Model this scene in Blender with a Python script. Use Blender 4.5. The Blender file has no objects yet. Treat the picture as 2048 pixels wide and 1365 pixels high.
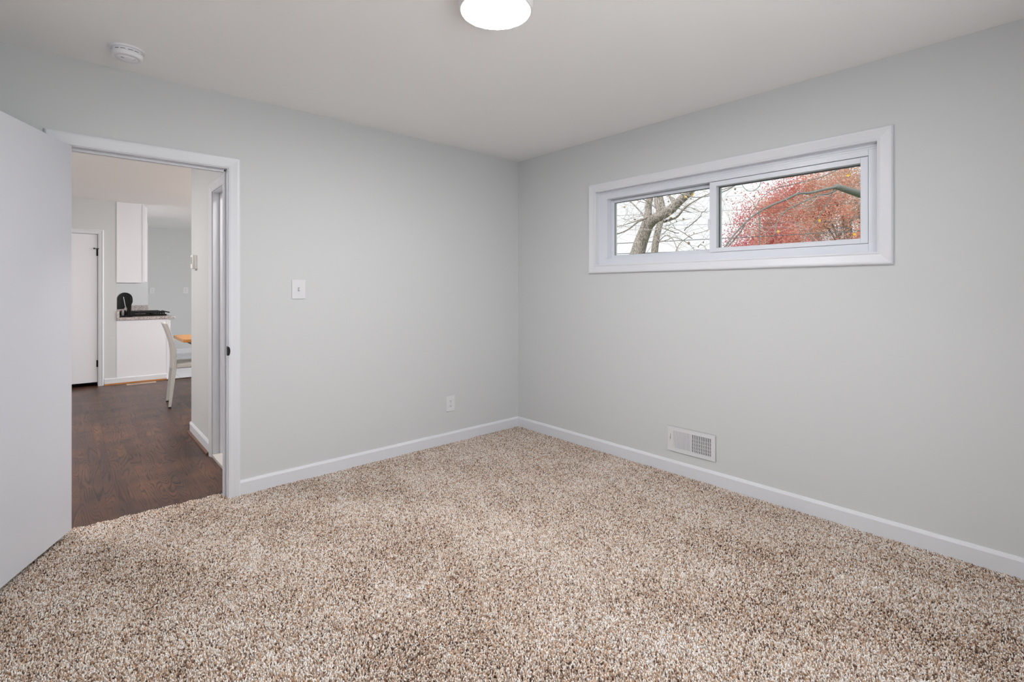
import bpy, bmesh, math, random
import numpy as np
from mathutils import Vector, Matrix, Euler

S = bpy.context.scene
C = S.collection

# ------------------------------------------------------------------ camera
CAMZ = 1.255
F = 995.0
YAW = math.atan2(0.6662, 0.7458)
cd = bpy.data.cameras.new('camera')
cam = bpy.data.objects.new('camera', cd); C.objects.link(cam)
cam.location = (0, 0, CAMZ)
cam.rotation_euler = (math.pi/2, 0, -YAW)
cd.sensor_width = 36.0
cd.lens = 36.0*F/2048.0
cd.shift_y = -(682.5-580.0)/2048.0
cd.clip_start = 0.02; cd.clip_end = 500
S.camera = cam

# ------------------------------------------------------------------ sky, lights, exposure
S.view_settings.view_transform = 'Standard'
S.view_settings.look = 'None'
S.view_settings.gamma = 1.0
S.view_settings.use_curve_mapping = False
S.view_settings.exposure = 0.0
w = bpy.data.worlds.new('overcast_sky'); S.world = w; w.use_nodes = True
bg = w.node_tree.nodes['Background']
bg.inputs[0].default_value = (0.97, 0.98, 1.0, 1); bg.inputs[1].default_value = 1.12

def area(name, loc, rot, sx, sy, power, col=(1, 1, 1)):
    l = bpy.data.lights.new(name, 'AREA'); l.shape = 'RECTANGLE'; l.size = sx; l.size_y = sy
    l.energy = power; l.color = col
    o = bpy.data.objects.new(name, l); C.objects.link(o); o.location = loc; o.rotation_euler = rot
    return o
R90 = math.pi/2
# fill lights added at unseen openings: behind the camera, living room and kitchen
area('rear_fill_light', (1.00, -0.62, 1.40), (R90, 0, 0), 1.6, 1.5, 28, (0.93, 0.96, 1.0))
area('living_fill_light', (5.25, 6.9, 1.5), (R90, 0, R90), 2.6, 1.5, 150, (1.0, 0.985, 0.97))
area('kitchen_fill_light', (5.25, 10.2, 1.5), (R90, 0, R90), 1.4, 1.2, 1, (0.94, 0.97, 1.0))

sl_d = bpy.data.lights.new('hazy_sun', 'SUN'); sl_d.energy = 2.6; sl_d.angle = math.radians(20); sl_d.color = (1.0, 0.98, 0.95)
sun = bpy.data.objects.new('hazy_sun', sl_d); C.objects.link(sun); sun.rotation_euler = (0, math.radians(-50), 0)

# ------------------------------------------------------------------ helpers
def new_mat(name):
    m = bpy.data.materials.new(name); m.use_nodes = True
    nt = m.node_tree
    return m, nt, nt.nodes['Principled BSDF']
def rgb(r, g, b):
    f = lambda c: (c/255/12.92) if c/255 <= 0.04045 else ((c/255+0.055)/1.055)**2.4
    return (f(r), f(g), f(b), 1)
def plain(name, col, rough=0.5, metal=0.0, bump=0.0, bscale=300, spec=0.5, coat=0.0):
    m, nt, p = new_mat(name)
    p.inputs['Base Color'].default_value = col
    p.inputs['Roughness'].default_value = rough
    p.inputs['Metallic'].default_value = metal
    p.inputs['Specular IOR Level'].default_value = spec
    p.inputs['Coat Weight'].default_value = coat
    if bump > 0:
        g = nt.nodes.new('ShaderNodeNewGeometry')
        n = nt.nodes.new('ShaderNodeTexNoise'); n.inputs['Scale'].default_value = bscale
        n.inputs['Detail'].default_value = 3
        nt.links.new(g.outputs['Position'], n.inputs['Vector'])
        b = nt.nodes.new('ShaderNodeBump'); b.inputs['Strength'].default_value = bump
        b.inputs['Distance'].default_value = 0.001
        nt.links.new(n.outputs['Fac'], b.inputs['Height'])
        nt.links.new(b.outputs['Normal'], p.inputs['Normal'])
    return m

def mk(name, verts, faces, mat, parent=None, smooth=False, bevel=0, seg=2, local=False):
    if parent is not None and not local:
        L = parent.location
        verts = [(v[0]-L[0], v[1]-L[1], v[2]-L[2]) for v in verts]
    me = bpy.data.meshes.new(name); me.from_pydata([tuple(v) for v in verts], [], faces); me.update()
    bm = bmesh.new(); bm.from_mesh(me); bmesh.ops.recalc_face_normals(bm, faces=bm.faces); bm.to_mesh(me); bm.free()
    o = bpy.data.objects.new(name, me); C.objects.link(o)
    mats = mat if isinstance(mat, (list, tuple)) else [mat]
    for m in mats: me.materials.append(m)
    if parent is not None: o.parent = parent
    if smooth:
        for p in me.polygons: p.use_smooth = True
    if bevel:
        b = o.modifiers.new('bevel', 'BEVEL'); b.width = bevel; b.segments = seg; b.limit_method = 'ANGLE'
        b.angle_limit = math.radians(40)
        for p in me.polygons: p.use_smooth = True
        wn = o.modifiers.new('wn', 'WEIGHTED_NORMAL'); wn.keep_sharp = True
    return o

class MB:
    """collects shapes for one mesh"""
    def __init__(s): s.v = []; s.f = []
    def add(s, v, f):
        n = len(s.v); s.v += [tuple(x) for x in v]; s.f += [tuple(i+n for i in q) for q in f]; return s
    def box(s, x0, x1, y0, y1, z0, z1):
        v = [(x0,y0,z0),(x1,y0,z0),(x1,y1,z0),(x0,y1,z0),(x0,y0,z1),(x1,y0,z1),(x1,y1,z1),(x0,y1,z1)]
        return s.add(v, [(0,3,2,1),(4,5,6,7),(0,1,5,4),(1,2,6,5),(2,3,7,6),(3,0,4,7)])
    def rbox(s, c, size, rot):
        M = rot.to_matrix() if hasattr(rot, 'to_matrix') else rot
        a, b, d = size[0]/2, size[1]/2, size[2]/2
        v = [Vector(c) + M @ Vector(p) for p in [(-a,-b,-d),(a,-b,-d),(a,b,-d),(-a,b,-d),(-a,-b,d),(a,-b,d),(a,b,d),(-a,b,d)]]
        return s.add(v, [(0,3,2,1),(4,5,6,7),(0,1,5,4),(1,2,6,5),(2,3,7,6),(3,0,4,7)])
    def prism(s, poly, fn, t0, t1):
        """poly 2D points, fn(u,v,t)->xyz"""
        n = len(poly)
        v = [fn(u, q, t0) for u, q in poly] + [fn(u, q, t1) for u, q in poly]
        f = [tuple(range(n)), tuple(range(2*n-1, n-1, -1))] + [(i, (i+1) % n, (i+1) % n+n, i+n) for i in range(n)]
        return s.add(v, f)
    def lathe(s, prof, c, n=32, axis='z'):
        """prof list of (radius, height)"""
        v = []; f = []
        for r, h in prof:
            for k in range(n):
                a = 2*math.pi*k/n
                p = (r*math.cos(a), r*math.sin(a), h)
                if axis == 'y': p = (p[0], p[2], p[1])
                if axis == 'x': p = (p[2], p[0], p[1])
                v.append((c[0]+p[0], c[1]+p[1], c[2]+p[2]))
        for i in range(len(prof)-1):
            for k in range(n):
                f.append((i*n+k, i*n+(k+1) % n, (i+1)*n+(k+1) % n, (i+1)*n+k))
        f.append(tuple(range(n))); f.append(tuple(range((len(prof)-1)*n, len(prof)*n)))
        return s.add(v, f)
    def tube(s, pts, rad, n=8):
        pts = [Vector(p) for p in pts]
        if not isinstance(rad, (list, tuple)): rad = [rad]*len(pts)
        v = []; f = []
        up = Vector((0.13, 0.31, 1)).normalized()
        for i, p in enumerate(pts):
            d = (pts[min(i+1, len(pts)-1)]-pts[max(i-1, 0)]).normalized()
            a = d.cross(up)
            if a.length < 1e-3: a = d.cross(Vector((1, 0, 0)))
            a.normalize(); b = d.cross(a)
            for k in range(n):
                t = 2*math.pi*k/n
                v.append(p + rad[i]*(a*math.cos(t)+b*math.sin(t)))
        for i in range(len(pts)-1):
            for k in range(n):
                f.append((i*n+k, i*n+(k+1) % n, (i+1)*n+(k+1) % n, (i+1)*n+k))
        f.append(tuple(range(n))); f.append(tuple(range((len(pts)-1)*n, len(pts)*n)))
        return s.add(v, f)
    def build(s, name, mat, parent=None, **k): return mk(name, s.v, s.f, mat, parent, **k)

def tag(o, label=None, cat=None, group=None, kind=None):
    if label: o['label'] = label
    if cat: o['category'] = cat
    if group: o['group'] = group
    if kind: o['kind'] = kind
    return o
def empty(name, loc, rz=0):
    o = bpy.data.objects.new(name, None); C.objects.link(o); o.location = loc
    o.rotation_euler = (0, 0, rz); o.empty_display_size = 0.1
    return o
def struct(o, label=None, cat=None): return tag(o, label, cat, kind='structure')

def casing(a0, a1, z0, z1, prof, fn, closed=True):
    """mitred moulding around an opening; prof (u outward, v off the wall); fn(a,z,v)->xyz"""
    mb = MB()
    if closed: corners = [(a0,z0,-1,-1),(a1,z0,1,-1),(a1,z1,1,1),(a0,z1,-1,1)]
    else: corners = [(a0,z0,-1,0),(a0,z1,-1,1),(a1,z1,1,1),(a1,z0,1,0)]
    n = len(prof); v = []
    for (a, z, sa, sz) in corners:
        for u, d in prof: v.append(fn(a+sa*u, z+sz*u, d))
    f = []; m = len(corners)
    for i in range(m if closed else m-1):
        j = (i+1) % m
        for k in range(n):
            f.append((i*n+k, i*n+(k+1) % n, j*n+(k+1) % n, j*n+k))
    if not closed: f.append(tuple(range(n))); f.append(tuple(range((m-1)*n, m*n)))
    return mb.add(v, f)

# ------------------------------------------------------------------ materials
M_wall = plain('painted_wall_grey', (0.645, 0.657, 0.660, 1), 0.7, bump=0.06, bscale=260, spec=0.25)
M_ceil = plain('ceiling_paint', (0.93, 0.93, 0.925, 1), 0.85, bump=0.05, bscale=200, spec=0.15)
M_trim = plain('trim_paint_white', (0.745, 0.755, 0.79, 1), 0.38, spec=0.4)
M_door = plain('door_paint_white', (0.65, 0.66, 0.70, 1), 0.45, spec=0.35)
M_vinyl = plain('window_vinyl', (0.74, 0.76, 0.82, 1), 0.35, spec=0.45)
M_plate = plain('switch_plastic_white', (0.74, 0.74, 0.76, 1), 0.3)
M_dark = plain('dark_slot', (0.015, 0.015, 0.015, 1), 0.6)
M_black = plain('black_metal', (0.010, 0.010, 0.011, 1), 0.4, 0.6)
M_blackgloss = plain('black_gloss_plastic', (0.004, 0.004, 0.004, 1), 0.12, spec=0.3)
M_steel = plain('brushed_steel', (0.55, 0.55, 0.56, 1), 0.3, 1.0)
M_vent = plain('vent_enamel_white', (0.72, 0.72, 0.74, 1), 0.35)
M_cab = plain('cabinet_white', (0.83, 0.83, 0.87, 1), 0.4)
M_leather = plain('chair_leather_white', (0.66, 0.64, 0.60, 1), 0.45, bump=0.2, bscale=500)
M_gasket = plain('dark_gasket', (0.09, 0.10, 0.10, 1), 0.6)
M_therm = plain('thermostat_plastic', (0.85, 0.83, 0.80, 1), 0.4)
M_lcd = plain('lcd_grey', (0.30, 0.31, 0.30, 1), 0.2)
M_tan = plain('register_tan_enamel', (0.56, 0.41, 0.31, 1), 0.4)
M_plasterb = plain('smoke_alarm_plastic', (0.88, 0.87, 0.90, 1), 0.4)

def emis(name, col, s):
    m, nt, p = new_mat(name)
    p.inputs['Base Color'].default_value = (0.8, 0.8, 0.8, 1)
    p.inputs['Emission Color'].default_value = col; p.inputs['Emission Strength'].default_value = s
    return m

def glass_mat():
    m = bpy.data.materials.new('window_glass'); m.use_nodes = True; nt = m.node_tree; nt.nodes.clear()
    o = nt.nodes.new('ShaderNodeOutputMaterial'); t = nt.nodes.new('ShaderNodeBsdfTransparent')
    t.inputs[0].default_value = (0.97, 0.98, 0.98, 1)
    g = nt.nodes.new('ShaderNodeBsdfGlossy'); g.inputs['Roughness'].default_value = 0.0
    fr = nt.nodes.new('ShaderNodeFresnel'); fr.inputs[0].default_value = 1.15
    mx = nt.nodes.new('ShaderNodeMixShader')
    nt.links.new(fr.outputs[0], mx.inputs[0]); nt.links.new(t.outputs[0], mx.inputs[1]); nt.links.new(g.outputs[0], mx.inputs[2])
    nt.links.new(mx.outputs[0], o.inputs[0]); return m
M_glass = glass_mat()

def N(nt, t, **kw):
    n = nt.nodes.new(t)
    for k, v in kw.items(): setattr(n, k, v)
    return n
def math_n(nt, op, a, b=None, clamp=False):
    n = nt.nodes.new('ShaderNodeMath'); n.operation = op; n.use_clamp = clamp
    for i, x in enumerate((a, b)):
        if x is None: continue
        if isinstance(x, (int, float)): n.inputs[i].default_value = x
        else: nt.links.new(x, n.inputs[i])
    return n.outputs[0]
def ramp(nt, src, stops, interp='LINEAR'):
    r = nt.nodes.new('ShaderNodeValToRGB'); r.color_ramp.interpolation = interp
    e = r.color_ramp.elements
    while len(e) < len(stops): e.new(0.5)
    for i, (p, c) in enumerate(stops): e[i].position = p; e[i].color = c
    nt.links.new(src, r.inputs[0]); return r.outputs[0]
def mixc(nt, fac, a, b, mode='MIX'):
    n = nt.nodes.new('ShaderNodeMix'); n.data_type = 'RGBA'; n.blend_type = mode
    for s, x in ((n.inputs[0], fac), (n.inputs[6], a), (n.inputs[7], b)):
        if isinstance(x, (int, float)): s.default_value = x
        elif isinstance(x, tuple): s.default_value = x
        else: nt.links.new(x, s)
    return n.outputs[2]

def oak_floor(name, strip=0.0572, stops=None, knots=True):
    m, nt, p = new_mat(name)
    g = N(nt, 'ShaderNodeNewGeometry'); sp = N(nt, 'ShaderNodeSeparateXYZ'); nt.links.new(g.outputs['Position'], sp.inputs[0])
    x, y = sp.outputs[0], sp.outputs[1]
    u = math_n(nt, 'DIVIDE', x, strip); iu = math_n(nt, 'FLOOR', u); fu = math_n(nt, 'FRACT', u)
    wn = N(nt, 'ShaderNodeTexWhiteNoise', noise_dimensions='1D'); nt.links.new(iu, wn.inputs['W'])
    yo = math_n(nt, 'ADD', math_n(nt, 'DIVIDE', y, 0.85), math_n(nt, 'MULTIPLY', wn.outputs[0], 7.3))
    iv = math_n(nt, 'FLOOR', yo); fv = math_n(nt, 'FRACT', yo)
    cmb = N(nt, 'ShaderNodeCombineXYZ'); nt.links.new(iu, cmb.inputs[0]); nt.links.new(iv, cmb.inputs[1])
    wn2 = N(nt, 'ShaderNodeTexWhiteNoise', noise_dimensions='2D'); nt.links.new(cmb.outputs[0], wn2.inputs['Vector'])
    rnd = wn2.outputs[0]
    # cathedral grain: contour lines of a stretched noise
    cv = N(nt, 'ShaderNodeCombineXYZ')
    nt.links.new(math_n(nt, 'MULTIPLY', x, 9.0), cv.inputs[0]); nt.links.new(math_n(nt, 'MULTIPLY', y, 0.85), cv.inputs[1])
    nt.links.new(math_n(nt, 'MULTIPLY', rnd, 40.0), cv.inputs[2])
    n1 = N(nt, 'ShaderNodeTexNoise'); n1.inputs['Scale'].default_value = 1.0; n1.inputs['Detail'].default_value = 1.2
    n1.inputs['Distortion'].default_value = 0.5
    nt.links.new(cv.outputs[0], n1.inputs['Vector'])
    ring = math_n(nt, 'PINGPONG', math_n(nt, 'MULTIPLY', n1.outputs['Fac'], 25.0), 0.5)
    ring = math_n(nt, 'MULTIPLY', ring, 2.0)
    # pores
    cp = N(nt, 'ShaderNodeCombineXYZ')
    nt.links.new(math_n(nt, 'MULTIPLY', x, 520.0), cp.inputs[0]); nt.links.new(math_n(nt, 'MULTIPLY', y, 26.0), cp.inputs[1]); nt.links.new(math_n(nt, 'MULTIPLY', rnd, 90.0), cp.inputs[2])
    n2 = N(nt, 'ShaderNodeTexNoise'); n2.inputs['Scale'].default_value = 1.0; n2.inputs['Detail'].default_value = 2
    nt.links.new(cp.outputs[0], n2.inputs['Vector'])
    base = ramp(nt, rnd, [(0.0, rgb(88, 60, 49)), (0.35, rgb(100, 69, 54)), (0.7, rgb(114, 79, 61)), (1.0, rgb(94, 68, 57))])
    # broad blotches of the stain, dark clouds and a few golden patches
    n3 = N(nt, 'ShaderNodeTexNoise'); n3.inputs['Scale'].default_value = 3.2; n3.inputs['Detail'].default_value = 2
    nt.links.new(g.outputs['Position'], n3.inputs['Vector'])
    dk = ramp(nt, n3.outputs['Fac'], [(0.36, (0, 0, 0, 1)), (0.62, (1, 1, 1, 1))])
    col = mixc(nt, math_n(nt, 'MULTIPLY', dk, 0.6), base, rgb(58, 46, 43))
    n4 = N(nt, 'ShaderNodeTexNoise'); n4.inputs['Scale'].default_value = 2.6
    vm = N(nt, 'ShaderNodeVectorMath', operation='ADD'); vm.inputs[1].default_value = (7.3, 2.1, 0)
    nt.links.new(cv.outputs[0], vm.inputs[0]); nt.links.new(vm.outputs[0], n4.inputs['Vector']); n4.inputs['Scale'].default_value = 0.7
    gold = ramp(nt, n4.outputs['Fac'], [(0.66, (0, 0, 0, 1)), (0.76, (1, 1, 1, 1))])
    col = mixc(nt, math_n(nt, 'MULTIPLY', gold, 0.6), col, rgb(142, 98, 58))
    gr = ramp(nt, ring, [(0.0, (1, 1, 1, 1)), (0.22, (0.55, 0.55, 0.55, 1)), (0.5, (0, 0, 0, 1))])
    n5 = N(nt, 'ShaderNodeTexNoise'); n5.inputs['Scale'].default_value = 5.0; n5.inputs['Detail'].default_value = 3
    nt.links.new(g.outputs['Position'], n5.inputs['Vector'])
    msk = ramp(nt, n5.outputs['Fac'], [(0.36, (0.35, 0.35, 0.35, 1)), (0.56, (1, 1, 1, 1))])
    gr = math_n(nt, 'MULTIPLY', gr, msk)
    col = mixc(nt, math_n(nt, 'MULTIPLY', gr, 0.88), col, rgb(20, 14, 14))
    pr_ = ramp(nt, n2.outputs['Fac'], [(0.30, (1, 1, 1, 1)), (0.48, (0, 0, 0, 1))])
    col = mixc(nt, math_n(nt, 'MULTIPLY', pr_, 0.72), col, rgb(50, 37, 34))
    # joints
    eu = math_n(nt, 'LESS_THAN', math_n(nt, 'MINIMUM', fu, math_n(nt, 'SUBTRACT', 1.0, fu)), 0.013)
    ev = math_n(nt, 'LESS_THAN', math_n(nt, 'MINIMUM', fv, math_n(nt, 'SUBTRACT', 1.0, fv)), 0.0012)
    j = math_n(nt, 'MAXIMUM', eu, ev)
    col = mixc(nt, math_n(nt, 'MULTIPLY', j, 0.5), col, rgb(26, 18, 16))
    nt.links.new(col, p.inputs['Base Color']); p.inputs['Specular IOR Level'].default_value = 0.22
    rr = math_n(nt, 'ADD', math_n(nt, 'MULTIPLY', n2.outputs['Fac'], 0.15), 0.26); nt.links.new(rr, p.inputs['Roughness'])
    b = N(nt, 'ShaderNodeBump'); b.inputs['Strength'].default_value = 0.35; b.inputs['Distance'].default_value = 0.0008
    nt.links.new(math_n(nt, 'SUBTRACT', math_n(nt, 'SUBTRACT', 1.0, j), math_n(nt, 'MULTIPLY', gr, 0.4)), b.inputs['Height'])
    nt.links.new(b.outputs[0], p.inputs['Normal'])
    return m
M_oak = oak_floor('stained_oak_strips')

def tile_mat():
    m, nt, p = new_mat('pale_floor_tile')
    g = N(nt, 'ShaderNodeNewGeometry'); mp = N(nt, 'ShaderNodeMapping'); nt.links.new(g.outputs['Position'], mp.inputs[0])
    mp.inputs['Location'].default_value = (0.12, 0.05, 0)
    b = N(nt, 'ShaderNodeTexBrick'); b.offset = 0; b.inputs['Scale'].default_value = 1.0
    b.inputs['Brick Width'].default_value = 0.33; b.inputs['Row Height'].default_value = 0.33; b.inputs['Mortar Size'].default_value = 0.004
    b.inputs['Color1'].default_value = (0.62, 0.62, 0.65, 1); b.inputs['Color2'].default_value = (0.66, 0.66, 0.70, 1); b.inputs['Mortar'].default_value = (0.36, 0.36, 0.36, 1)
    nt.links.new(mp.outputs[0], b.inputs['Vector']); nt.links.new(b.outputs['Color'], p.inputs['Base Color'])
    p.inputs['Roughness'].default_value = 0.3
    return m
M_tile = tile_mat()

def granite():
    m, nt, p = new_mat('speckled_granite')
    g = N(nt, 'ShaderNodeNewGeometry')
    v = N(nt, 'ShaderNodeTexVoronoi'); v.inputs['Scale'].default_value = 190; nt.links.new(g.outputs['Position'], v.inputs['Vector'])
    sp = N(nt, 'ShaderNodeSeparateXYZ'); nt.links.new(v.outputs['Color'], sp.inputs[0])
    c = ramp(nt, sp.outputs[0], [(0.0, rgb(105, 96, 98)), (0.16, rgb(160, 150, 148)), (0.34, rgb(205, 196, 192)), (0.75, rgb(222, 214, 210)), (0.95, rgb(180, 150, 140))], 'CONSTANT')
    nt.links.new(c, p.inputs['Base Color']); p.inputs['Roughness'].default_value = 0.2
    return m
M_granite = granite()

def wood(name, c1, c2, sx, sy):
    m, nt, p = new_mat(name)
    g = N(nt, 'ShaderNodeNewGeometry'); mp = N(nt, 'ShaderNodeMapping'); nt.links.new(g.outputs['Position'], mp.inputs[0])
    mp.inputs['Scale'].default_value = (sx, sy, 40)
    n = N(nt, 'ShaderNodeTexNoise'); n.inputs['Scale'].default_value = 1; n.inputs['Detail'].default_value = 4; nt.links.new(mp.outputs[0], n.inputs['Vector'])
    nt.links.new(ramp(nt, n.outputs['Fac'], [(0.3, c1), (0.7, c2)]), p.inputs['Base Color']); p.inputs['Roughness'].default_value = 0.35
    return m
M_tablewood = wood('honey_oak', rgb(196, 132, 62), rgb(216, 156, 84), 3, 60)
M_shoe = wood('brown_shoe_moulding', rgb(92, 62, 48), rgb(120, 82, 60), 40, 4)
M_shoe2 = wood('amber_shoe_moulding', rgb(150, 98, 50), rgb(182, 124, 70), 4, 40)

# carpet: yarn colour comes from a per-tuft attribute on the pile, from cells on the backing
YARN = [(0.0, rgb(78, 54, 42)), (0.09, rgb(124, 92, 72)), (0.20, rgb(168, 138, 116)), (0.30, rgb(186, 176, 168)), (0.34, rgb(192, 150, 112)), (0.44, rgb(204, 184, 166)), (0.54, rgb(216, 182, 154)), (0.60, rgb(226, 212, 198)), (0.78, rgb(238, 230, 222)), (0.93, rgb(247, 243, 240))]
def carpet_mat(attr):
    m, nt, p = new_mat('carpet_yarn' if attr else 'carpet_backing')
    if attr:
        a = N(nt, 'ShaderNodeAttribute'); a.attribute_name = 'yarn'; src = a.outputs['Fac']
    else:
        g = N(nt, 'ShaderNodeNewGeometry'); v = N(nt, 'ShaderNodeTexVoronoi'); v.inputs['Scale'].default_value = 150
        nt.links.new(g.outputs['Position'], v.inputs['Vector']); sp = N(nt, 'ShaderNodeSeparateXYZ'); nt.links.new(v.outputs['Color'], sp.inputs[0]); src = sp.outputs[0]
    nt.links.new(ramp(nt, src, YARN), p.inputs['Base Color'])
    p.inputs['Roughness'].default_value = 0.95; p.inputs['Specular IOR Level'].default_value = 0.1
    p.inputs['Sheen Weight'].default_value = 0.15
    return m
M_yarn = carpet_mat(True); M_back = carpet_mat(False)

# ------------------------------------------------------------------ the rooms
LW = 3.398      # room face of the wall with the doorway (left in the photo)
RW = 3.111      # room face of the wall with the window (right in the photo)
H = 2.44
T = 0.117
WZ = -0.012     # top of the wood floor; the carpet pile tops out near 0
DX0, DX1, DZ = -0.018, 0.722, 1.990    # clear doorway between the jambs
OX0, OX1, OZ = DX0-0.018, DX1+0.018, DZ+0.018

def wall(name, boxes, mat=M_wall, label=None):
    mb = MB()
    for b in boxes: mb.box(*b)
    return struct(mb.build(name, mat), label, 'wall' if label else None)

wall('wall_left', [(-0.62, OX0, LW, LW+T, -0.03, H), (OX0, OX1, LW, LW+T, OZ, H), (OX1, RW+0.2, LW, LW+T, -0.03, H)], label='grey painted bedroom wall with the doorway')
WY0, WY1, WZ0, WZ1 = 0.655, 2.487, 1.449, 2.024       # rough window opening
wall('wall_right', [(RW, RW+0.2, -0.6, WY0, -0.03, H), (RW, RW+0.2, WY1, LW, -0.03, H), (RW, RW+0.2, WY0, WY1, -0.03, WZ0), (RW, RW+0.2, WY0, WY1, WZ1, H)], label='grey painted bedroom wall with the high window')
wall('wall_rear', [(-0.62, 0.2, -0.52, -0.40, -0.03, H), (1.8, RW, -0.52, -0.40, -0.03, H), (0.2, 1.8, -0.52, -0.40, -0.03, 0.75), (0.2, 1.8, -0.52, -0.40, 2.15, H)])
wall('wall_closet', [(-0.62, -0.50, -0.40, LW, -0.03, H)])
HX = 0.82; HY0, HY1 = 3.56, 4.312; HE = 5.195
wall('wall_hallway', [(HX, HX+T, LW+T, HY0-0.018, -0.03, H), (HX, HX+T, HY1+0.018, HE, -0.03, H), (HX, HX+T, HY0-0.018, HY1+0.018, 1.99+0.018, H), (HX+T, 5.0, HE-T, HE, -0.03, H)], label='short grey hallway wall carrying the thermostat')
wall('wall_bathroom', [(2.4, 2.5, LW+T, HE-T, -0.03, H)])
PY = 8.5
PX0, PX1, PZ = -0.46, 0.296, 1.985
wall('wall_pantry', [(-1.7, PX0-0.018, PY, PY+T, -0.03, H), (PX1+0.018, 0.489, PY, PY+T, -0.03, H), (PX0-0.018, PX1+0.018, PY, PY+T, PZ+0.018, H)], label='grey wall with the white pantry door')
wall('wall_kitchen_side', [(0.372, 0.489, PY+T, 10.80, -0.03, H)])
wall('wall_kitchen_end', [(0.372, 1.055, 10.80, 11.70, -0.03, H)], mat=plain('end_wall_lit_tone', (0.78, 0.80, 0.82, 1), 0.6), label='end wall behind the coffee maker, its light painted in')  # the stronger light on this wall is put into a paler colour
wall('wall_far', [(0.37, 5.12, 11.70, 11.9, -0.03, H)], label='grey dining room wall beyond the kitchen counter')
wall('wall_living_left', [(-1.8, -1.7, LW+T, 9.6, -0.03, H), (-1.7, 0.372, 9.5, 9.6, -0.03, H), (-1.7, -0.62, LW, LW+T, -0.03, H)])
wall('wall_living_right', [(5.0, 5.12, HE-T, 5.6, -0.03, H), (5.0, 5.12, 8.2, 9.5, -0.03, H), (5.0, 5.12, 10.9, 12.0, -0.03, H), (5.0, 5.12, 5.6, 8.2, -0.03, 0.75), (5.0, 5.12, 5.6, 8.2, 2.2, H), (5.0, 5.12, 9.5, 10.9, -0.03, 0.9), (5.0, 5.12, 9.5, 10.9, 2.1, H)])
struct(MB().box(-1.8, 5.12, -0.6, 12.0, H, H+0.12).build('ceiling', M_ceil), 'smooth off-white painted ceiling', 'ceiling')
# floors
struct(MB().box(-0.62, RW+0.2, -0.6, LW+0.10, -0.05, -0.013).build('floor', M_back))
fl = MB().box(-1.8, HX, LW+0.10, 8.40, -0.06, WZ).box(HX, 5.12, HE-0.05, 8.40, -0.06, WZ).box(-1.8, 1.04, 8.40, 9.6, -0.06, WZ)
struct(fl.build('floor_hallway', M_oak), 'dark stained oak strip floor beyond the doorway', 'floor')
struct(MB().box(1.04, 5.12, 8.40, 12.0, -0.06, 0.0).build('floor_kitchen', M_tile), 'pale square floor tiles of the kitchen', 'floor')
struct(MB().box(HX, 2.5, LW+T, HE-0.05, -0.06, 0.0).build('floor_bathroom', M_tile))
struct(MB().prism([(8.372, WZ), (8.40, 0.003), (8.415, 0.003), (8.415, -0.01), (8.40, WZ)], lambda u, v, t: (t, u, v), 1.04, 5.0).build('trim_9', plain('dark_reducer_strip', rgb(58, 42, 36), 0.5)), 'dark reducer strip where the tiles meet the wood', 'floor trim')

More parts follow.
